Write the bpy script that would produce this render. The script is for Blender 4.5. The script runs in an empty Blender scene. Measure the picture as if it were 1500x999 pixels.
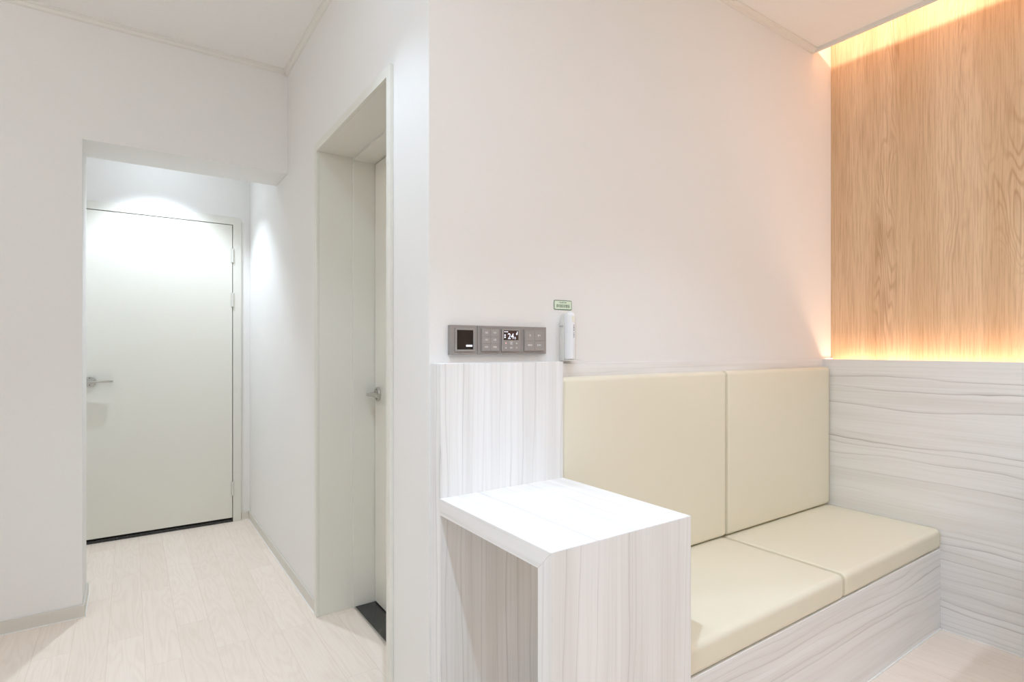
import bpy, bmesh, math, random
from mathutils import Vector, Matrix
R = math.radians
C = bpy.context.scene.collection
sc = bpy.context.scene

# ------------------------------------------------------------------ camera, view, lights
cd = bpy.data.cameras.new('camera')
cam = bpy.data.objects.new('camera', cd)
C.objects.link(cam)
cam.location = (-0.7243, -1.4853, 1.25)
cam.rotation_euler = (R(90), 0, -0.6016)
cd.sensor_width = 36.0
cd.lens = 815.6 * 36.0 / 1500.0
cd.shift_y = 9.52 / 1500.0
cd.clip_start = 0.02
sc.camera = cam

sc.view_settings.view_transform = 'Standard'
sc.view_settings.look = 'None'
sc.view_settings.exposure = 0.08
sc.view_settings.gamma = 1.0
sc.view_settings.use_curve_mapping = False
sc.cycles.diffuse_bounces = 8
sc.cycles.max_bounces = 12
sc.cycles.sample_clamp_indirect = 6.0
sc.cycles.caustics_reflective = False
sc.cycles.caustics_refractive = False

w = bpy.data.worlds.new('world')
sc.world = w
w.use_nodes = True
w.node_tree.nodes['Background'].inputs[0].default_value = (1, 0.95, 0.9, 1)
w.node_tree.nodes['Background'].inputs[1].default_value = 0.05

CZ = 2.785            # main ceiling
HZ = 2.70             # hallway ceiling
COOL = (0.93, 1.0, 0.98)
WARM = (1.0, 0.68, 0.52)
SOFT = (1.0, 0.93, 0.87)


def spot(name, loc, power, color, angle=92, blend=0.45, radius=0.02):
    l = bpy.data.lights.new(name, 'SPOT')
    l.energy = power
    l.color = color
    l.spot_size = R(angle)
    l.spot_blend = blend
    l.shadow_soft_size = radius
    o = bpy.data.objects.new(name, l)
    C.objects.link(o)
    o.location = loc
    return o


def area(name, loc, rot, sx, sy, power, color):
    l = bpy.data.lights.new(name, 'AREA')
    l.shape = 'RECTANGLE'
    l.size = sx
    l.size_y = sy
    l.energy = power
    l.color = color
    o = bpy.data.objects.new(name, l)
    C.objects.link(o)
    o.location = loc
    o.rotation_euler = rot
    return o


K1 = (0.625, 0.81, 1.02)
SPOTS = [   # x, y, z of the ceiling, beam power, beam colour, cone, blend, spill power, spill colour
    (-0.51, 0.22, CZ, 23, K1, 94, 0.50, 1.2, K1),
    (-0.57, 2.55, HZ, 64, (0.755, 0.87, 1.0), 94, 0.50, 2.2, (0.755, 0.87, 1.0)),
    (0.88, -1.04, CZ, 36, K1, 92, 0.55, 0.3, K1),
    (1.85, -1.50, CZ, 13, K1, 100, 0.75, 7, K1),  # unseen lamp added to brighten the right side and shade the floor
    (-1.70, -0.60, CZ, 8, K1, 100, 0.75, 4, K1),  # unseen lamp added as fill for the left side
    (-0.51, -1.10, CZ, 54, K1, 94, 0.50, 8, K1),
]
for x, y, z, p, c, a, bl, sp, scol in SPOTS:
    if p:
        spot('downlight_lamp', (x, y, z - 0.035), p, c, a, bl)
for x, y, z, p, c, a, bl, sp, scol in SPOTS:
    o = area('downlight_spill', (x, y, z - 0.008), (0, 0, 0), 0.07, 0.07, sp, scol)  # soft disc added at each downlight for wide spill and general fill
    o.data.shape = 'DISK'
# unseen fill lamps added on two ledges behind the camera, washing the ceiling
area('fill_lamp', (-0.4, -2.95, 2.35), (R(180), 0, 0), 4.2, 0.30, 14, (0.90, 0.94, 0.99))
area('fill_lamp', (-2.52, -0.8, 2.35), (R(180), 0, 0), 0.25, 4.0, 16, (0.92, 0.94, 0.97))
# warm LED lines: above the ceiling edge, and in the slot behind the wainscot
area('cove_lamp', (2.100, -1.46, 2.832), (0, R(-90), 0), 0.012, 2.85, 8.6, WARM)
area('slot_lamp', (2.318, -1.46, 1.140), (R(180), 0, 0), 0.03, 2.85, 5.2, WARM)


# ------------------------------------------------------------------ node helpers
def lin(r, g, b):
    f = lambda c: (c / 255 / 12.92) if c / 255 <= 0.04045 else ((c / 255 + 0.055) / 1.055) ** 2.4
    return (f(r), f(g), f(b), 1)


class N:
    def __init__(s, name, rough=0.5, spec=0.4):
        s.m = bpy.data.materials.new(name)
        s.m.use_nodes = True
        s.t = s.m.node_tree
        s.b = s.t.nodes['Principled BSDF']
        s.b.inputs['Roughness'].default_value = rough
        s.b.inputs['Specular IOR Level'].default_value = spec

    def n(s, typ, **kw):
        o = s.t.nodes.new(typ)
        for k, v in kw.items():
            setattr(o, k, v)
        return o

    def l(s, a, b):
        s.t.links.new(a, b)

    def put(s, inp, v):
        if hasattr(v, 'links') or isinstance(v, bpy.types.NodeSocket):
            s.l(v, inp)
        else:
            inp.default_value = v

    def coords(s, scale=(1, 1, 1), loc=(0, 0, 0)):
        c = s.n('ShaderNodeTexCoord')
        m = s.n('ShaderNodeMapping')
        m.inputs['Scale'].default_value = scale
        m.inputs['Location'].default_value = loc
        s.l(c.outputs['Object'], m.inputs['Vector'])
        return m.outputs['Vector']

    def noise(s, vec, scale=1.0, detail=2.0, rough=0.5, dist=0.0):
        o = s.n('ShaderNodeTexNoise')
        o.inputs['Scale'].default_value = scale
        o.inputs['Detail'].default_value = detail
        o.inputs['Roughness'].default_value = rough
        o.inputs['Distortion'].default_value = dist
        s.l(vec, o.inputs['Vector'])
        return o.outputs['Fac']

    def math(s, op, a, b=0.0, c=0.0):
        o = s.n('ShaderNodeMath', operation=op)
        for i, v in enumerate((a, b, c)):
            s.put(o.inputs[i], v)
        return o.outputs[0]

    def rng(s, v, a, b, c, d, smooth=True):
        o = s.n('ShaderNodeMapRange')
        o.interpolation_type = 'SMOOTHSTEP' if smooth else 'LINEAR'
        s.l(v, o.inputs['Value'])
        for k, x in zip(('From Min', 'From Max', 'To Min', 'To Max'), (a, b, c, d)):
            o.inputs[k].default_value = x
        return o.outputs['Result']

    def mix(s, f, a, b):
        o = s.n('ShaderNodeMix', data_type='RGBA')
        s.put(o.inputs['Factor'], f)
        s.put(o.inputs['A'] if False else o.inputs[6], a)
        s.put(o.inputs[7], b)
        return o.outputs[2]

    def color(s, v):
        s.put(s.b.inputs['Base Color'], v)

    def bump(s, h, strength=0.1, dist=0.001):
        o = s.n('ShaderNodeBump')
        o.inputs['Strength'].default_value = strength
        o.inputs['Distance'].default_value = dist
        s.l(h, o.inputs['Height'])
        s.l(o.outputs['Normal'], s.b.inputs['Normal'])


def plain(name, col, rough=0.5, spec=0.4, metal=0.0, speck=0.0):
    k = N(name, rough, spec)
    if speck:
        f = k.noise(k.coords(), 60, 3)
        c2 = tuple(x * (1 - speck) for x in col[:3]) + (1,)
        k.color(k.mix(f, col, c2))
    else:
        k.color(col)
    k.b.inputs['Metallic'].default_value = metal
    return k.m


def wallpaper(name, col):
    k = N(name, 0.75, 0.2)
    a = k.noise(k.coords((140, 140, 900)), 1, 2)
    b = k.noise(k.coords((900, 900, 140)), 1, 2)
    h = k.math('ADD', a, b)
    big = k.noise(k.coords(), 1.3, 2)
    c2 = tuple(x * 0.975 for x in col[:3]) + (1,)
    k.color(k.mix(k.rng(h, 0.75, 1.25, 0, 1), col, c2))
    k.bump(h, 0.12, 0.0006)
    return k.m


def laminate(name, axis, seed=0.0, line=0.55, freq=45.0, wav=0.8, amp=3.0):
    """white laminate with fine grey streaks; axis = the grain's direction."""
    k = N(name, 0.42, 0.35)
    def sc3(along, across):
        v = [across] * 3
        v['xyz'.index(axis)] = along
        return tuple(v)
    base = lin(240, 239, 238)
    tint = lin(231, 229, 226)
    dark = lin(168, 162, 157)
    fine = k.noise(k.coords(sc3(1.2, 170), (seed, seed, seed)), 1, 3, 0.6)
    broad = k.noise(k.coords(sc3(0.7, 17), (seed + 3, seed, seed + 1)), 1, 3, 0.55, 0.3)
    c = k.mix(k.rng(broad, 0.38, 0.68, 0, 1), base, tint)
    c = k.mix(k.math('MULTIPLY', k.rng(fine, 0.45, 0.75, 0, 1), 0.13), c, dark)
    # thin dark lines that wander along the grain, each with its own strength
    cs = k.n('ShaderNodeSeparateXYZ')
    k.l(k.coords(), cs.inputs[0])
    ac = [cs.outputs[i] for i in range(3) if 'xyz'[i] != axis]
    across = k.math('ADD', ac[1], k.math('MULTIPLY', ac[0], 0.83)) if axis != 'z' else k.math('ADD', ac[0], k.math('MULTIPLY', ac[1], 0.83))
    w1 = k.noise(k.coords(sc3(wav, 7), (seed + 7, seed + 2, seed)), 1, 1.5, 0.5)
    w2 = k.noise(k.coords(sc3(wav * 3.5, 12), (seed + 1, seed + 9, seed)), 1, 2, 0.5)
    w3 = k.noise(k.coords(sc3(0.25, 3.0), (seed + 4, seed + 6, seed)), 1, 1, 0.5)
    v = k.math('MULTIPLY', across, freq)
    v = k.math('ADD', v, k.math('MULTIPLY', w1, amp))
    v = k.math('ADD', v, k.math('MULTIPLY', w2, amp * 0.16))
    v = k.math('ADD', v, k.math('MULTIPLY', w3, 6.0))
    idn = k.math('FLOOR', v)
    fr = k.math('SUBTRACT', v, k.math('ADD', idn, 0.5))
    wn = k.n('ShaderNodeTexWhiteNoise', noise_dimensions='1D')
    k.l(k.math('ADD', idn, seed), wn.inputs['W'])
    st = k.math('POWER', wn.outputs['Value'], 2.2)
    al = k.rng(k.noise(k.coords(sc3(1.3, 9), (seed, seed + 5, seed)), 1, 2), 0.3, 0.62, 0.25, 1)
    st = k.math('MULTIPLY', st, al)
    fa = k.math('ABSOLUTE', fr)
    c = k.mix(k.math('MULTIPLY', k.math('MULTIPLY', k.rng(fa, 0.0, 0.09, 1, 0), st), line), c, dark)
    # each line fades out softly to one side
    side = k.math('MULTIPLY', k.rng(fr, 0.0, 0.45, 1, 0), k.rng(fr, -0.04, 0.02, 0, 1))
    c = k.mix(k.math('MULTIPLY', k.math('MULTIPLY', side, st), 0.40 * line), c, dark)
    k.color(c)
    k.bump(fine, 0.04, 0.0003)
    return k.m


def oak(name):
    k = N(name, 0.55, 0.3)
    lo = lin(216, 184, 147)
    hi = lin(233, 205, 171)
    dk = lin(168, 122, 88)
    med = k.noise(k.coords((9, 9, 0.55)), 1, 3, 0.55, 0.2)
    c = k.mix(k.rng(med, 0.3, 0.7, 0, 1), lo, hi)
    # cathedral grain
    nz = k.noise(k.coords((5.2, 5.2, 0.8), (2.0, 5, 1)), 1, 3.0, 0.42, 0.15)
    fr = k.math('ABSOLUTE', k.math('SUBTRACT', k.math('FRACT', k.math('MULTIPLY', nz, 34.0)), 0.5))
    ln = k.rng(fr, 0.0, 0.30, 1, 0)
    sel = k.rng(k.noise(k.coords((6, 6, 0.9), (9, 3, 4)), 1, 1), 0.5, 0.68, 0.0, 1)
    c = k.mix(k.math('MULTIPLY', k.math('MULTIPLY', ln, sel), 0.42), c, dk)
    fine = k.noise(k.coords((190, 190, 5)), 1, 4, 0.7)
    c = k.mix(k.math('MULTIPLY', k.rng(fine, 0.42, 0.68, 0, 1), 0.40), c, dk)
    kn = k.noise(k.coords((7, 7, 1.6), (4, 4, 9)), 1, 2, 0.5)
    c = k.mix(k.math('MULTIPLY', k.rng(kn, 0.62, 0.8, 0, 1), 0.45), c, dk)
    k.color(c)
    k.bump(fine, 0.08, 0.0005)
    return k.m


def floor_wood(name):
    k = N(name, 0.42, 0.35)
    co = k.n('ShaderNodeTexCoord')
    mp = k.n('ShaderNodeMapping')
    mp.inputs['Rotation'].default_value = (0, 0, R(90))
    mp.inputs['Location'].default_value = (0.3, 0.05, 0)
    k.l(co.outputs['Object'], mp.inputs['Vector'])
    br = k.n('ShaderNodeTexBrick')
    br.offset = 0.37
    br.inputs['Color1'].default_value = (0, 0, 0, 1)
    br.inputs['Color2'].default_value = (1, 1, 1, 1)
    br.inputs['Mortar'].default_value = (0.5, 0.5, 0.5, 1)
    br.inputs['Scale'].default_value = 1
    br.inputs['Mortar Size'].default_value = 0.0008
    br.inputs['Brick Width'].default_value = 0.82
    br.inputs['Row Height'].default_value = 0.125
    k.l(mp.outputs['Vector'], br.inputs['Vector'])
    tone = k.n('ShaderNodeSeparateColor')
    k.l(br.outputs['Color'], tone.inputs[0])
    tv = tone.outputs[0]
    a = lin(245, 233, 221)
    b = lin(240, 226, 213)
    dk = lin(192, 165, 143)
    c = k.mix(tv, a, b)
    # grain, shifted plank by plank
    cmb = k.n('ShaderNodeCombineXYZ')
    k.l(k.math('MULTIPLY', tv, 13.0), cmb.inputs[2])
    add = k.n('ShaderNodeVectorMath', operation='ADD')
    k.l(k.coords((9, 1.1, 1)), add.inputs[0])
    k.l(cmb.outputs[0], add.inputs[1])
    nz = k.noise(add.outputs[0], 1, 2, 0.5, 0.4)
    fr = k.math('ABSOLUTE', k.math('SUBTRACT', k.math('FRACT', k.math('MULTIPLY', nz, 12.0)), 0.5))
    c = k.mix(k.math('MULTIPLY', k.rng(fr, 0, 0.35, 1, 0), 0.085), c, dk)
    fine = k.noise(k.coords((160, 5, 1)), 1, 3, 0.6)
    c = k.mix(k.math('MULTIPLY', k.rng(fine, 0.42, 0.75, 0, 1), 0.10), c, dk)
    c = k.mix(k.math('MULTIPLY', br.outputs['Fac'], 0.35), c, dk)
    k.color(c)
    return k.m


def leather(name):
    k = N(name, 0.42, 0.4)
    a = lin(233, 227, 208)
    b = lin(230, 223, 202)
    v = k.n('ShaderNodeTexVoronoi')
    v.inputs['Scale'].default_value = 700
    k.l(k.coords(), v.inputs['Vector'])
    k.color(k.mix(k.noise(k.coords(), 2.0, 2), a, b))
    k.bump(v.outputs['Distance'], 0.10, 0.0004)
    return k.m


def granite(name):
    k = N(name, 0.12, 0.5)
    v = k.noise(k.coords(), 150, 3, 0.65)
    s = k.rng(v, 0.62, 0.70, 0, 1)
    k.color(k.mix(s, lin(46, 46, 44), lin(120, 122, 122)))
    return k.m


def emitter(name, col, strength):
    k = N(name, 0.5)
    k.color(col)
    k.b.inputs['Emission Color'].default_value = col
    k.b.inputs['Emission Strength'].default_value = strength
    return k.m


M = dict(
    wall=wallpaper('wallpaper', lin(237, 235, 232)),
    ceil=wallpaper('ceiling_paper', lin(246, 244, 241)),
    mold=plain('moulding_paint', lin(232, 229, 222), 0.5, speck=0.02),
    trim=plain('baseboard_vinyl', lin(219, 214, 205), 0.45, speck=0.03),
    caulk=plain('caulk', lin(244, 243, 240), 0.5, speck=0.02),
    door=plain('door_paint', lin(231, 229, 219), 0.45, speck=0.02),
    frame=plain('door_frame_paint', lin(228, 226, 217), 0.45, speck=0.02),
    gap=plain('gap_dark', lin(40, 38, 35), 0.8, speck=0.1),
    lam_v=laminate('laminate_upright', 'z', 0.0, 0.50, 50, 1.4, 3.2),
    lam_y=laminate('laminate_depthwise', 'y', 4.0, 0.42, 32, 0.8, 2.5),
    lam_x=laminate('laminate_lengthwise', 'x', 8.0, 0.6, 48, 1.4, 4.0),
    lam_w=laminate('laminate_wainscot', 'y', 12.0, 0.95, 34, 1.3, 4.0),
    oak=oak('oak_veneer'),
    floor=floor_wood('floor_planks'),
    leather=leather('cream_leather'),
    seam=plain('seam_thread', lin(190, 178, 148), 0.6, speck=0.1),
    granite=granite('black_granite'),
    steel=plain('satin_steel', lin(200, 198, 192), 0.28, 0.5, 1.0, speck=0.05),
    chrome=plain('bright_steel', lin(228, 228, 226), 0.25, 0.5, 1.0, speck=0.03),
    hinge=plain('hinge_paint', lin(216, 214, 206), 0.4, speck=0.03),
    plate=plain('switch_plate_grey', lin(158, 152, 148), 0.4, 0.4, 0.15, speck=0.04),
    key=plain('switch_key_grey', lin(162, 157, 153), 0.45, 0.4, 0.1, speck=0.04),
    black=plain('screen_black', lin(38, 27, 22), 0.15, 0.5, speck=0.25),
    lcd=plain('lcd_dark', lin(74, 56, 52), 0.2, 0.5, speck=0.2),
    glyph=emitter('lit_legend', lin(230, 232, 245), 0.55),
    red=emitter('red_legend', lin(240, 190, 186), 0.5),
    legend=plain('printed_legend', lin(232, 230, 228), 0.5, speck=0.02),
    plastic=plain('white_plastic', lin(240, 241, 243), 0.3, 0.5, speck=0.02),
    plastic2=plain('off_white_plastic', lin(226, 225, 220), 0.4, 0.4, speck=0.02),
    lens=plain('cream_lens', lin(243, 240, 222), 0.2, 0.5, speck=0.03),
    ink=plain('grey_ink', lin(150, 152, 158), 0.6, speck=0.05),
    sign=plain('sign_mint', lin(224, 238, 216), 0.5, speck=0.03),
    green=plain('sign_green', lin(88, 122, 92), 0.5, speck=0.05),
    led=emitter('led_diffuser', (1, 0.72, 0.42, 1), 0.5),
    downlens=emitter('downlight_lens', (0.95, 1, 0.98, 1), 2.0),
    panel=emitter('ceiling_panel_lens', (1, 0.95, 0.9, 1), 3.0),
)


# ------------------------------------------------------------------ mesh helpers
def obj(name, bm, mat, parent=None, smooth=False, kind=None, angle=40):
    me = bpy.data.meshes.new(name)
    bmesh.ops.recalc_face_normals(bm, faces=bm.faces)
    bm.to_mesh(me)
    bm.free()
    me.materials.append(mat)
    o = bpy.data.objects.new(name, me)
    C.objects.link(o)
    if parent:
        o.parent = parent
        o.matrix_parent_inverse = Matrix.Translation(-parent.location)
    if smooth:
        for p in me.polygons:
            p.use_smooth = True
        try:
            me.set_sharp_from_angle(angle=R(angle))
        except Exception:
            pass
    if kind:
        o['kind'] = kind
    return o


def tag(o, label, cat, group=None):
    o['label'] = label
    o['category'] = cat
    if group:
        o['group'] = group
    return o


def thing(name, label, cat, loc, group=None):
    o = bpy.data.objects.new(name, None)
    C.objects.link(o)
    o.location = loc
    o.empty_display_size = 0.05
    return tag(o, label, cat, group)


def box(bm, x0, x1, y0, y1, z0, z1):
    vs = [bm.verts.new(p) for p in ((x0, y0, z0), (x1, y0, z0), (x1, y1, z0), (x0, y1, z0),
                                    (x0, y0, z1), (x1, y0, z1), (x1, y1, z1), (x0, y1, z1))]
    for f in ((0, 3, 2, 1), (4, 5, 6, 7), (0, 1, 5, 4), (1, 2, 6, 5), (2, 3, 7, 6), (3, 0, 4, 7)):
        bm.faces.new([vs[i] for i in f])
    return bm


def boxes(*bs):
    bm = bmesh.new()
    for b in bs:
        box(bm, *b)
    return bm


def prism(bm, pts, a, b, axis):
    """polygon pts extruded from a to b along axis; pts are the two other coordinates in xyz order."""
    i = 'xyz'.index(axis)
    def P(p, c):
        q = list(p)
        q.insert(i, c)
        return q
    lo = [bm.verts.new(P(p, a)) for p in pts]
    hi = [bm.verts.new(P(p, b)) for p in pts]
    n = len(pts)
    bm.faces.new(lo[::-1])
    bm.faces.new(hi)
    for k in range(n):
        bm.faces.new((lo[k], lo[(k + 1) % n], hi[(k + 1) % n], hi[k]))
    return bm


def bevel(bm, w, seg=2):
    bmesh.ops.remove_doubles(bm, verts=bm.verts, dist=1e-6)
    es = [e for e in bm.edges if len(e.link_faces) == 2 and e.calc_face_angle(0) > R(30)]
    bmesh.ops.bevel(bm, geom=es, offset=w, segments=seg, profile=0.5, affect='EDGES', clamp_overlap=True)
    return bm


def round_rect(x0, x1, z0, z1, r, n=5):
    pts = []
    for cx, cz, a0 in ((x1 - r, z1 - r, 0), (x0 + r, z1 - r, 90), (x0 + r, z0 + r, 180), (x1 - r, z0 + r, 270)):
        for k in range(n + 1):
            a = R(a0 + 90 * k / n)
            pts.append((cx + r * math.cos(a), cz + r * math.sin(a)))
    return pts


def cyl(bm, p0, p1, r0, r1=None, n=28):
    r1 = r0 if r1 is None else r1
    p0, p1 = Vector(p0), Vector(p1)
    d = (p1 - p0).normalized()
    a = d.orthogonal().normalized()
    b = d.cross(a)
    ring = lambda p, r: [bm.verts.new(p + a * r * math.cos(2 * math.pi * k / n) + b * r * math.sin(2 * math.pi * k / n)) for k in range(n)]
    A, B = ring(p0, r0), ring(p1, r1)
    bm.faces.new(A[::-1])
    bm.faces.new(B)
    for k in range(n):
        bm.faces.new((A[k], A[(k + 1) % n], B[(k + 1) % n], B[k]))
    return bm


def tube(bm, pts, r, closed=True, n=6):
    pts = [Vector(p) for p in pts]
    m = len(pts)
    rings = []
    for i in range(m):
        a = pts[(i - 1) % m] if (closed or i > 0) else pts[i]
        b = pts[(i + 1) % m] if (closed or i < m - 1) else pts[i]
        d = (b - a).normalized()
        u = d.cross(Vector((1, 0, 0)))
        if u.length < 1e-3:
            u = d.cross(Vector((0, 0, 1)))
        u.normalize()
        v = d.cross(u)
        rings.append([bm.verts.new(pts[i] + u * r * math.cos(2 * math.pi * k / n) + v * r * math.sin(2 * math.pi * k / n)) for k in range(n)])
    for i in range(m if closed else m - 1):
        A, B = rings[i], rings[(i + 1) % m]
        for k in range(n):
            bm.faces.new((A[k], A[(k + 1) % n], B[(k + 1) % n], B[k]))
    if not closed:
        bm.faces.new(rings[0][::-1])
        bm.faces.new(rings[-1])
    return bm


def rounded_box(x0, x1, y0, y1, z0, z1, r, bulge_axis=None, bulge=0.0, seg=5, mid=14):
    """a padded block: rounded edges, one pair of faces gently domed."""
    bm = bmesh.new()
    c = Vector(((x0 + x1) / 2, (y0 + y1) / 2, (z0 + z1) / 2))
    h = Vector(((x1 - x0) / 2, (y1 - y0) / 2, (z1 - z0) / 2))
    def ticks(hh):
        t = [-hh + r * (1 - math.cos(R(90) * k / seg)) * 1.0 for k in range(seg)]
        t = [-hh + r * k / seg for k in range(seg)]
        m = [-(hh - r) + 2 * (hh - r) * k / mid for k in range(mid + 1)]
        return t + m + [-v for v in reversed(t)]
    T = [ticks(h[i]) for i in range(3)]
    cache = {}
    def V(p):
        key = tuple(round(x, 6) for x in p)
        if key in cache:
            return cache[key]
        q = Vector([max(-(h[i] - r), min(h[i] - r, p[i])) for i in range(3)])
        d = Vector(p) - q
        o = q + d.normalized() * r if d.length > 1e-9 else Vector(p)
        if bulge_axis is not None:
            u = [p[i] / h[i] for i in range(3) if i != bulge_axis]
            f = (1 - abs(u[0]) ** 3) * (1 - abs(u[1]) ** 3)
            o[bulge_axis] += bulge * f * (1 if p[bulge_axis] > 0 else -0.0) * (p[bulge_axis] / h[bulge_axis])
        cache[key] = bm.verts.new(o + c)
        return cache[key]
    for ax in range(3):
        i, j = [k for k in range(3) if k != ax]
        for s in (-1, 1):
            for a in range(len(T[i]) - 1):
                for b in range(len(T[j]) - 1):
                    q = []
                    for da, db in ((0, 0), (1, 0), (1, 1), (0, 1)):
                        p = [0, 0, 0]
                        p[ax] = s * h[ax]
                        p[i] = T[i][a + da]
                        p[j] = T[j][b + db]
                        q.append(V(p))
                    if len(set(q)) == 4:
                        bm.faces.new(q)
    return bm


def text(name, body, size, mat, loc, parent=None, rot=(R(90), 0, 0), extrude=0.0002, bold=0.0, wide=1.0, align='CENTER'):
    cu = bpy.data.curves.new('tmp_text', 'FONT')
    cu.body = body
    cu.size = size
    cu.align_x = align
    cu.align_y = 'CENTER'
    cu.extrude = extrude
    cu.offset = bold
    t = bpy.data.objects.new('tmp_text', cu)
    C.objects.link(t)
    bpy.context.view_layer.update()
    me = bpy.data.meshes.new_from_object(t.evaluated_get(bpy.context.evaluated_depsgraph_get()))
    bpy.data.objects.remove(t)
    bpy.data.curves.remove(cu)
    from mathutils import Euler
    me.transform(Matrix.Translation(loc) @ Euler(rot).to_matrix().to_4x4() @ Matrix.Scale(wide, 4, (1, 0, 0)))
    me.name = name
    me.materials.clear()
    me.materials.append(mat)
    o = bpy.data.objects.new(name, me)
    C.objects.link(o)
    if parent:
        o.parent = parent
        o.matrix_parent_inverse = Matrix.Translation(-parent.location)
    return o


def sub(parent):
    """parent inverse for a part of a part (parts sit at their thing's place)."""
    return parent


def struct(name, bm, mat, parent=None, **kw):
    return obj(name, bm, mat, parent, kind=None if parent else 'structure', **kw)


def child(o, parent):
    o.parent = parent
    bpy.context.view_layer.update()
    o.matrix_parent_inverse = parent.matrix_world.inverted()
    return o


# ------------------------------------------------------------------ the room
Y1, Y1b, Y2 = 1.7727, 2.068, 2.955          # wall with the opening, its far side, hallway end
XO, ZO = -0.906, 2.218                      # opening: left jamb, head
XW, XR, ZW = 2.357, 2.247, 1.190            # oak wall, wainscot face, wainscot top
XL, YB = -2.7, -3.2
NY0, NY1, NZ = 0.300, 1.152, 2.160          # side door recess

struct('floor', boxes((XL - .1, XW + .12, YB - .1, Y2 + .25, -0.08, 0.0)), M['floor'])
struct('ceiling', boxes((XL - .1, 2.172, YB - .1, Y1b, CZ, CZ + 0.018)), M['ceil'])
struct('ceiling.001', boxes((-1.5, 0.02, Y1b + .0005, Y2 + .1, HZ, HZ + 0.02)), M['ceil'])

bm = bmesh.new()
prism(bm, [(0, 0), (XW + .12, 0), (XW + .12, .1), (.1, .1)], 0, 3.06, 'z')
struct('wall_front', bm, M['wall'])

bm = bmesh.new()
prism(bm, [(0, 0), (.1, .1), (.3, .1), (.3, NY0 - .012), (0, NY0 - .012)], 0, CZ, 'z')
box(bm, 0, .3, NY1 + .012, Y2 + .1, 0, CZ)
box(bm, 0, .3, NY0 - .012, NY1 + .012, NZ + .012, CZ)
struct('wall_middle', bm, M['wall'])

bm = bmesh.new()
prism(bm, [(XL, 0), (XO, 0), (XO, ZO), (-0.0005, ZO), (-0.0005, CZ), (XL, CZ)], Y1, Y1b, 'y')
struct('wall_left', bm, M['wall'])

DX0, DX1, DZ1 = -1.03, -0.113, 2.131        # hallway door opening
bm = boxes((-1.5, DX0 - .05, Y2, Y2 + .1, 0, HZ), (DX1 + .05, -0.0005, Y2, Y2 + .1, 0, HZ),
           (DX0 - .05, DX1 + .05, Y2, Y2 + .1, DZ1 + .05, HZ))
struct('wall_end', bm, M['wall'])
struct('wall_hallway', boxes((-1.5, -1.4, Y1b + .0005, Y2 - .0005, 0, HZ)), M['wall'])
struct('wall_side', boxes((XL - .1, XL, YB, Y1b, 0, CZ)), M['wall'])
struct('wall_back', boxes((XL - .1, XW + .12, YB - .1, YB, 0, 3.06)), M['wall'])

# oak clad wall and the raised cove over its top
struct('wall_right', boxes((XW, XW + .1, YB, -0.0005, 0, 3.05)), M['oak'])
bm = boxes((1.93, XW + .1, YB, -0.0005, 3.05, 3.08), (1.90, 1.93, YB, -0.0005, CZ + 0.019, 3.08))
struct('ceiling.002', bm, M['ceil'])
struct('trim_1', bevel(boxes((2.1725, 2.180, YB, -0.0005, 2.762, 2.803)), 0.0015, 2), M['mold'])

struct('fill_ledge_back', boxes((XL + .001, 1.9, YB + .0005, YB + .45, 2.25, 2.33)), M['ceil'])  # unseen ledge added to carry the rear fill lamp
struct('fill_ledge_side', boxes((XL + .0005, XL + .36, YB + .451, Y1 - .03, 2.25, 2.33)), M['ceil'])  # second added ledge, out of view, under the left fill lamp
# crown moulding
def crown(pts2d):
    return pts2d
bm = bmesh.new()
prof = [(0, 0), (-0.022, 0), (-0.022, -0.006), (-0.013, -0.010), (-0.009, -0.022), (0, -0.026)]
prism(bm, [(y - 0.0005, CZ + z - .0003) for y, z in prof], 0.0, 2.172, 'x')
struct('trim_2', bm, M['mold'])
bm = bmesh.new()
prism(bm, [(x - 0.0005, CZ + z - .0003) for x, z in prof], -0.022, Y1 - .0005, 'y')
struct('trim_3', bm, M['mold'])
bm = bmesh.new()
prism(bm, [(Y1 + y - 0.0005, CZ + z - .0003) for y, z in prof], XL, -0.0235, 'x')
struct('trim_4', bm, M['mold'])

# baseboards with a bead of caulk at the floor
def baseboard(name, segs):
    bm = bmesh.new()
    for x0, x1, y0, y1 in segs:
        box(bm, x0, x1, y0, y1, 0.0003, 0.057)
    o = struct(name, bevel(bm, 0.0015, 2), M['trim'])
    cb = bmesh.new()
    for x0, x1, y0, y1 in segs:
        e = 0.0035
        box(cb, x0 - e, x1 + e, y0 - e, y1 + e, 0.0002, 0.004)
    child(obj('caulk_bead', cb, M['caulk']), o)
    return o
baseboard('baseboard_left', [(XL + .001, XO + 0.0095, Y1 - .0095, Y1 - .0005), (XO + .0005, XO + .0095, Y1 - .0005, Y1b)])
baseboard('baseboard_middle', [(-0.0095, -0.0005, NY1 + .036, Y2 - .001)])
baseboard('baseboard_end', [(-0.058, -0.010, Y2 - .0095, Y2 - .0005)])

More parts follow.
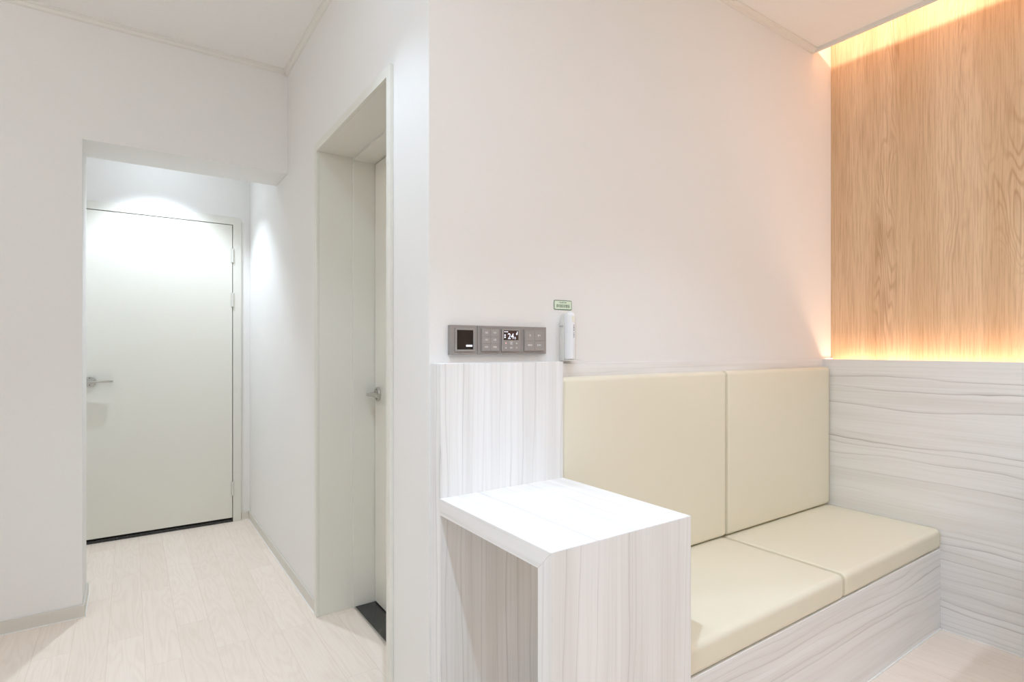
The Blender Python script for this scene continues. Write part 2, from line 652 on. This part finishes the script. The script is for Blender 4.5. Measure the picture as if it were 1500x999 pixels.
# ------------------------------------------------------------------ hallway door
d1 = thing('door_1', 'cream hallway door with lever handle, closed', 'door', (-0.57, Y2, 0))
for k in ('label', 'category'):
    del d1[k]
d1['kind'] = 'structure'
FY = Y2 - 0.014
bm = bmesh.new()
prism(bm, [(-1.075, 0.0003), (-1.075, 2.170), (-1.061, 2.184), (-0.074, 2.184), (-0.060, 2.170), (-0.060, 0.0003), (DX1, 0.0003), (DX1, DZ1), (DX0, DZ1), (DX0, 0.0003)],
      FY, Y2 + .09, 'y')
obj('door_frame', bevel(bm, 0.002, 2), M['frame'], d1)
obj('door_leaf', bevel(boxes((DX0 + .004, DX1 - .0045, FY + .003, FY + .045, 0.030, DZ1 - .0045)), 0.0015, 2), M['door'], d1)
obj('gap_shade_sheet', boxes((DX0 + .001, DX1 - .001, FY + .05, FY + .07, 0.03, DZ1 - .001)), M['gap'], d1)  # dark sheet behind the leaf, painting the shade in its gap
obj('threshold', bevel(boxes((DX0 + .001, DX1 - .001, FY + .002, Y2 + .09, 0.0004, 0.018)), 0.001, 1), M['granite'], d1)
for z in (1.910, 1.592, 0.240):
    bm = bmesh.new()
    cyl(bm, (DX1 - .002, FY - .004, z - .05), (DX1 - .002, FY - .004, z + .05), 0.0065, n=16)
    box(bm, DX1 - .016, DX1 - .002, FY - .0002, FY + .0028, z - .05, z + .05)
    box(bm, DX1 - .002, DX1 + .006, FY - .002, FY - .0002, z - .05, z + .05)
    obj('hinge', bm, M['hinge'], d1, smooth=True)


def lever(parent, centre, out, along, mat, r, length, mats=None):
    """rose, neck and flat blade lever; out = away from the door, along = where the lever points."""
    c, out, al = Vector(centre), Vector(out), Vector(along)
    bm = bmesh.new()
    cyl(bm, c, c + out * .007, r, r, 40)
    cyl(bm, c + out * .007, c + out * .010, r, r * .93, 40)
    rose = obj('handle_rose', bm, mat, parent, smooth=True)
    bm = bmesh.new()
    cyl(bm, c + out * .010, c + out * .040, .009, .009, 24)
    # blade: outline in the plane (along, out), thin in z
    pts = [(-.012, .030), (-.006, .026), (.010, .030), (length - .012, .034), (length - .003, .038), (length, .046),
           (length - .003, .056), (length - .012, .061), (.006, .061), (-.006, .058), (-.012, .048)]
    lo = [bm.verts.new(c + al * a + out * o + Vector((0, 0, -.0065))) for a, o in pts]
    hi = [bm.verts.new(c + al * a + out * o + Vector((0, 0, .0065))) for a, o in pts]
    bm.faces.new(lo[::-1])
    bm.faces.new(hi)
    for k in range(len(pts)):
        j = (k + 1) % len(pts)
        bm.faces.new((lo[k], lo[j], hi[j], hi[k]))
    bevel(bm, .002, 2)
    obj('handle_lever', bm, mat, parent, smooth=True)
    bm = bmesh.new()
    for s in (-1, 1):
        cyl(bm, c + out * .0085 + Vector((0, 0, s * .022)), c + out * .0106 + Vector((0, 0, s * .022)), .0032, .0032, 14)
    child(obj('screw', bm, M['gap']), rose)


lever(d1, (-0.934, FY + .003, 1.034), (0, -1, 0), (1, 0, 0), M['steel'], .033, .122)

# ------------------------------------------------------------------ side door in its recess
d2 = thing('door_2', 'side door', 'door', (0.2, .73, 0))
for k in ('label', 'category'):
    del d2[k]
d2['kind'] = 'structure'
T = 0.013
bm = bmesh.new()
# casing around the recess, standing proud of the wall
prism(bm, [(NY0 - .033, 0.0003), (NY0 - .033, NZ + .035), (NY1 + .033, NZ + .035), (NY1 + .033, 0.0003), (NY1, 0.0003), (NY1, NZ), (NY0, NZ), (NY0, 0.0003)], -T, -0.0003, 'x')
obj('door_casing', bevel(bm, 0.0012, 2), M['frame'], d2)
bm = bmesh.new()
prism(bm, [(NY0 - .011, 0.0003), (NY0 - .011, NZ + .011), (NY1 + .011, NZ + .011), (NY1 + .011, 0.0003), (NY1, 0.0003), (NY1, NZ), (NY0, NZ), (NY0, 0.0003)], 0.0, 0.157, 'x')
obj('jamb_lining', bm, M['frame'], d2)
S = 0.012
bm = bmesh.new()
prism(bm, [(NY0 - .011, 0.0003), (NY0 - .011, NZ + .011), (NY1 + .011, NZ + .011), (NY1 + .011, 0.0003), (NY1 - S, 0.0003), (NY1 - S, NZ - S), (NY0 + S, NZ - S), (NY0 + S, 0.0003)], 0.1572, 0.330, 'x')
obj('door_frame', bevel(bm, 0.0015, 2), M['frame'], d2)
XD = 0.264
obj('door_leaf', bevel(boxes((XD, XD + .04, NY0 + S + .003, NY1 - S - .004, 0.014, NZ - S - .004)), 0.0012, 1), M['door'], d2)
obj('gap_shade_sheet', boxes((XD + .044, XD + .06, NY0 + S + .0005, NY1 - S - .0005, 0.012, NZ - S - .0005)), M['gap'], d2)  # dark backing, gap shade put into its colour
obj('threshold', bevel(boxes((0.168, XD + .044, NY0 + S + .0003, NY1 - S - .0003, 0.0003, 0.009)), 0.001, 1), M['granite'], d2)
bm = boxes((0.1645, 0.1680, NY0 + S + .0003, NY1 - S - .0003, 0.0003, 0.0075))
obj('threshold_edge', bm, M['steel'], d2)
lever(d2, (XD, 1.093, 1.026), (-1, 0, 0), (0, -1, 0), M['steel'], .034, .118)

# ------------------------------------------------------------------ wainscot, wall strip
bm = boxes((XR, XR + .028, YB + .001, -0.0125, 0.0003, ZW), (XR + .028, XW - .0005, YB + .001, -0.0125, 0.0003, 1.125))
o = struct('trim_5', bm, M['lam_w'])
child(obj('caulk_bead', boxes((XR - .004, XR + .001, YB + .001, -0.53, 0.0002, 0.004)), M['caulk']), o)
struct('trim_6', bevel(boxes((0.4585, 2.3565, -0.012, -0.0004, 0.36, 1.1955)), 0.001, 1), M['lam_x'])
tag(obj('led_strip', boxes((XR + .045, XR + .095, YB + .01, -0.02, 1.1255, 1.132)), M['led']),
    'warm LED strip hidden in the slot on top of the wainscot', 'light')
tag(obj('led_strip', boxes((2.082, 2.092, YB + .01, -0.01, 2.8035, 2.842)), M['led']),
    'warm LED strip hidden above the ceiling edge by the oak wall', 'light')

# ------------------------------------------------------------------ panel, table and bench
PY = -0.062
XT0, XT1 = 0.006, 0.4580
tag(obj('wall_panel', bevel(boxes((XT0, XT1, PY, -0.0006, 0.0004, 1.2035)), 0.0012, 2), M['lam_v']),
    'white streaked upright panel rising behind the side table, under the grey switches', 'panel')

TT, g = 0.0475, 0.0003
def side_table(label, x0, x1, yb, yf):
    tb = thing('side_table', label, 'table', ((x0 + x1) / 2, (yb + yf) / 2, 0))
    s = 1 if yf > yb else -1
    bm = bmesh.new()
    prism(bm, [(yb, .82), (yf, .82), (yf - s * TT, .82 - TT), (yb, .82 - TT)], x0, x1, 'x')
    obj('tabletop', bevel(bm, 0.0008, 1), M['lam_y'], tb)
    bm = bmesh.new()
    prism(bm, [(yf, .82 - g), (yf, 0.0004), (yf - s * TT, 0.0004), (yf - s * TT, .82 - TT - g)], x0, x1, 'x')
    obj('leg', bevel(bm, 0.0008, 1), M['lam_v'], tb)
    return tb
side_table('white laminate built-in side table with mitred waterfall leg left of the bench', XT0 - .003, XT1, PY - g, -0.5714)
t2 = side_table('white laminate side table added unseen beyond the right edge to shade the corner floor', 1.782, XR - .005, -1.60, -0.93)  # out-of-view table added so its shadow falls on the corner floor
obj('leg', bevel(boxes((1.782, XR - .005, -1.5995, -1.5525, 0.0004, .82 - TT - g)), 0.0008, 1), M['lam_v'], t2)

bn = thing('bench', 'long white laminate bench base under the cream seat cushions', 'bench', (1.35, -0.27, 0))
XB0, XB1 = XT1 + .0008, XR - .0008
obj('base', bevel(boxes((XB0, XB1, -0.5235, -0.0125, 0.0004, 0.3575)), 0.001, 1), M['lam_x'], bn)
obj('caulk_bead', boxes((XB0, XB1, -0.528, -0.5237, 0.0002, 0.0045)), M['caulk'], bn)

SPL = 1.3665
def cushion(name, x0, x1, y0, y1, z0, z1, r, ax, bulge, label, group):
    t = thing(name, label, 'cushion', ((x0 + x1) / 2, (y0 + y1) / 2, z0), group)
    obj('pad', rounded_box(x0, x1, y0, y1, z0, z1, r, ax, bulge), M['leather'], t, smooth=True, angle=60)
    i = r * .30
    for x in (x0 + .0035, x1 - .0035):
        pts = [(x, y, z) for y, z in round_rect(y0 + i * .55, y1 - i * .55, z0 + i * .55, z1 - i * .55, r * .9, 6)]
        obj('piping', tube(bmesh.new(), pts, 0.0011), M['leather'], t, smooth=True)
    return t
SEAT = 'cream seat cushions'
BACK = 'cream back cushions'
cushion('seat_cushion', XB0 + .001, SPL - .0015, -0.5255, -0.013, 0.358, 0.4445, 0.020, 2, 0.004,
        'cream leather seat cushion beside the white side table', SEAT)
cushion('seat_cushion', SPL + .0015, XB1 - .001, -0.5255, -0.013, 0.358, 0.4445, 0.020, 2, 0.004,
        'cream leather seat cushion in the corner against the grey streaked wainscot', SEAT)
def back(x0, x1, label):
    t = thing('back_cushion', label, 'cushion', ((x0 + x1) / 2, -0.03, 0.449), BACK)
    bm = rounded_box(x0, x1, -0.0535, -0.0125, 0.4495, 1.150, 0.018, None, 0)
    for v in bm.verts:      # gentle dome towards the room
        if v.co.y < -0.05:
            u = (v.co.x - (x0 + x1) / 2) / ((x1 - x0) / 2)
            q = (v.co.z - 0.8) / 0.3505
            v.co.y -= 0.003 * max(0, 1 - abs(u) ** 4) * max(0, 1 - abs(q) ** 4)
    obj('pad', bm, M['leather'], t, smooth=True, angle=60)
    for x in (x0 + .0035, x1 - .0035):
        pts = [(x, y, z) for y, z in round_rect(-0.0515, -0.0145, 0.452, 1.148, 0.016, 6)]
        obj('piping', tube(bmesh.new(), pts, 0.0011), M['leather'], t, smooth=True)
back(XB0 + .004, SPL - .0015, 'tall cream leather back cushion rising behind the side table')
back(SPL + .0015, XB1 - .006, 'tall cream leather back cushion nearest the oak clad wall')

# ------------------------------------------------------------------ things on the wall over the panel
def plate(bm, x0, x1, z0, z1, y0, y1, r=0.0015):
    prism(bm, [(x, z) for x, z in round_rect(x0, x1, z0, z1, r, 3)], y0, y1, 'y')
    return bm

Z0, Z1 = 1.2285, 1.3175
PT = -0.0165
wd = thing('wall_display', 'grey square wall unit with black glass display, left of the switch plate', 'display', (0.108, 0, Z0))
obj('plate', bevel(plate(bmesh.new(), 0.0615, 0.1545, Z0, Z1, PT, -0.0004), .0008, 2), M['plate'], wd)
bm = bmesh.new()
x0, x1, z0, z1 = 0.0765, 0.1445, 1.2385, 1.3085
fw = .0055
for b in ((x0, x1, z0, z0 + fw), (x0, x1, z1 - fw, z1), (x0, x0 + fw, z0 + fw, z1 - fw), (x1 - fw, x1, z0 + fw, z1 - fw)):
    box(bm, b[0], b[1], PT - .004, PT - .0001, b[2], b[3])
obj('bezel', bm, M['key'], wd)
scr = obj('screen', boxes((x0 + fw, x1 - fw, PT - .0015, PT - .0001, z0 + fw, z1 - fw)), M['black'], wd)
o = obj('logo', plate(bmesh.new(), 0.1145, 0.1365, 1.2525, 1.2582, PT - .0018, PT - .0016, .0012), M['glyph'])
child(o, scr)

cp = thing('switch_plate', 'long grey wall plate with six-key switch, 24 degree thermostat and four-key switch', 'switch', (0.29, 0, Z0))
obj('plate', bevel(plate(bmesh.new(), 0.1560, 0.4225, Z0, Z1, PT, -0.0004), .0008, 2), M['plate'], cp)
def module(name, x0, x1):
    m = obj(name, bevel(plate(bmesh.new(), x0, x1, 1.2380, 1.3080, PT - .0045, PT - .0001), .0006, 2), M['key'], cp)
    return m
FYm = PT - .0045
KO = {}
def key(m, x0, x1, z0, z1, legend, size=.0062):
    k = child(obj('button', bevel(boxes((x0, x1, FYm - .0012, FYm - .0001, z0, z1)), .0004, 1), M['key']), m)
    if legend:
        child(text('legend', legend, size, M['legend'], ((x0 + x1) / 2, FYm - .0014, (z0 + z1) / 2 + .001), bold=.00012, wide=.95), m)
mA = module('six_key_module', 0.1680, 0.2325)
for r_, row in enumerate((('전등', '현관'), ('대기', '간접'), ('조명1', '조명2'))):
    for c_, tx in enumerate(row):
        xa = 0.1700 + c_ * 0.0305
        za = 1.3060 - (r_ + 1) * 0.0222
        key(mA, xa, xa + .0298, za, za + .0215, tx)
mB = module('thermostat_module', 0.2425, 0.3120)
child(obj('screen', boxes((0.2490, 0.3060, FYm - .0006, FYm - .0001, 1.2735, 1.3040)), M['lcd']), mB)
child(text('digits', '24', 0.0255, M['glyph'], (0.2760, FYm - .0009, 1.2850), bold=.0001, wide=.95), mB)
child(text('digits', '0', 0.0105, M['glyph'], (0.2925, FYm - .0009, 1.2795), bold=.0001), mB)
bm = bmesh.new()
prism(bm, [(0.2955, 1.2935), (0.2985, 1.2895), (0.3020, 1.2915), (0.3025, 1.3015), (0.3005, 1.3015), (0.2990, 1.2965)], FYm - .0010, FYm - .0007, 'y')
child(obj('icon', bm, M['glyph']), mB)
bm = boxes((0.2510, 0.2565, FYm - .0010, FYm - .0007, 1.2985, 1.3010), (0.2580, 0.2650, FYm - .0010, FYm - .0007, 1.2985, 1.3010),
           (0.2510, 0.2560, FYm - .0010, FYm - .0007, 1.2870, 1.2915), (0.2510, 0.2560, FYm - .0010, FYm - .0007, 1.2800, 1.2850))
child(obj('icon', bm, M['glyph']), mB)
for xa, xb, za, zb_, tx, mt in ((0.2485, 0.2655, 1.2565, 1.2705, '●', 'red'), (0.2665, 0.2885, 1.2565, 1.2705, '난방\n외출', 'legend'), (0.2895, 0.3070, 1.2565, 1.2705, '▲', 'legend'),
                            (0.2485, 0.2655, 1.2415, 1.2555, '●', 'legend'), (0.2665, 0.2885, 1.2415, 1.2555, '예약', 'legend'), (0.2895, 0.3070, 1.2415, 1.2555, '▼', 'legend')):
    child(obj('button', bevel(boxes((xa, xb, FYm - .0008, FYm - .0001, za, zb_)), .0003, 1), M['key']), mB)
    child(text('legend', tx, .0052, M[mt], ((xa + xb) / 2, FYm - .0010, (za + zb_) / 2), bold=.0001), mB)
mC = module('four_key_module', 0.3305, 0.4100)
for r_, row in enumerate((('팬', '환기'), ('에어컨', '콘센트'))):
    for c_, tx in enumerate(row):
        xa = 0.3335 + c_ * 0.0370
        za = 1.3040 - (r_ + 1) * 0.0316
        key(mC, xa, xa + .0362, za, za + .0306, tx, .0068)

# emergency torch, its wall holder and the sticker above
th = thing('torch_holder', 'off-white plastic wall holder behind the white emergency torch', 'holder', (0.52, 0, 1.205))
bm = bmesh.new()
prism(bm, [(0.4925, 1.2045), (0.5480, 1.2045), (0.5480, 1.345), (0.5440, 1.366), (0.5180, 1.368), (0.5060, 1.366), (0.4975, 1.352), (0.4925, 1.335)], -0.024, -0.0004, 'y')
obj('body', bevel(bm, .003, 3), M['plastic2'], th, smooth=True)
obj('foot', bevel(boxes((0.4945, 0.5460, -0.050, -0.0245, 1.2047, 1.2085)), .0008, 1), M['plastic2'], th)
text('printed_mark', '비상등', .0075, M['ink'], (0.4923, -0.0120, 1.322), th, rot=(R(90), 0, R(-90)))
tc = thing('emergency_torch', 'slim white emergency torch standing upright in its wall holder', 'torch', (0.53, -0.04, 1.209))
prof = []
pts = round_rect(0.5060, 0.5440, 1.2092, 1.372, 0.0185, 8)
pts = [(x, max(z, 1.2092)) for x, z in pts]
def rr(x0, x1, z0, z1, rt, rb, n=8):
    out = []
    for cx, cz, a0, r in ((x1 - rt, z1 - rt, 0, rt), (x0 + rt, z1 - rt, 90, rt), (x0 + rb, z0 + rb, 180, rb), (x1 - rb, z0 + rb, 270, rb)):
        for k in range(n + 1):
            a = R(a0 + 90 * k / n)
            out.append((cx + r * math.cos(a), cz + r * math.sin(a)))
    return out
bm = bmesh.new()
rings = []
for y, inset in ((-0.0250, .006), (-0.0265, .002), (-0.031, 0), (-0.040, 0), (-0.047, .003), (-0.052, .0075), (-0.0545, .0130)):
    rings.append([bm.verts.new((x, y, z)) for x, z in rr(0.4915 + inset, 0.5255 - inset, 1.2092 + inset * .3, 1.3725 - inset, 0.0168 - inset, .004)])
n = len(rings[0])
bm.faces.new(rings[0])
bm.faces.new(rings[-1][::-1])
for a, b in zip(rings, rings[1:]):
    for k in range(n):
        bm.faces.new((a[k], a[(k + 1) % n], b[(k + 1) % n], b[k]))
obj('body', bm, M['plastic'], tc, smooth=True, angle=50)
obj('lens', bevel(plate(bmesh.new(), 0.5035, 0.5135, 1.3380, 1.3560, -0.0556, -0.0540, .002), .0004, 1), M['lens'], tc)
obj('printed_mark', boxes(*[(0.5093, 0.5127, -0.0549, -0.0540, z, z + h) for z, h in ((1.2840, .0035), (1.2895, .0060), (1.2975, .0035), (1.3060, .0055), (1.3135, .0080), (1.3235, .0035))]), M['ink'], tc)

sg = thing('sticker_sign', 'small mint green sticker with green Korean lettering above the torch', 'sign', (0.507, 0, 1.38))
bm = plate(bmesh.new(), 0.4680, 0.5475, 1.3795, 1.4125, -0.0012, -0.0004, .005)
brd = obj('border', bm, M['green'], sg)
obj('face', plate(bmesh.new(), 0.4702, 0.5453, 1.3817, 1.4103, -0.0016, -0.00125, .0035), M['sign'], sg)
text('lettering', 'Portable Light', .0056, M['green'], (0.5080, -0.0018, 1.4052), sg)
text('lettering', '휴대용조명등', .0120, M['green'], (0.5078, -0.0018, 1.3920), sg, bold=.0001, wide=.92)

# ------------------------------------------------------------------ ceiling lamps
names = ['recessed downlight in the ceiling beside the side door', 'recessed downlight in the hallway ceiling', 'recessed downlight over the bench', 'unseen recessed downlight added near the oak wall to brighten the right side',
         'unseen recessed downlight added on the left of the room as fill',
         'recessed downlight in front of the side table']
for (x, y, z, *_), lb in zip(SPOTS, names):
    t = thing('downlight', lb, 'downlight', (x, y, z))
    bm = bmesh.new()
    n = 32
    rg = []
    for r, zz in ((.052, -.0004), (.052, -.004), (.046, -.006), (.040, -.004), (.038, -.0004)):
        rg.append([bm.verts.new((x + r * math.cos(2 * math.pi * k / n), y + r * math.sin(2 * math.pi * k / n), z + zz)) for k in range(n)])
    for A, B in zip(rg, rg[1:]):
        for k in range(n):
            bm.faces.new((A[k], A[(k + 1) % n], B[(k + 1) % n], B[k]))
    obj('ring', bm, M['mold'], t, smooth=True)
    obj('lens', cyl(bmesh.new(), (x, y, z - .0005), (x, y, z - .002), .0375, n=32), M['downlens'], t)
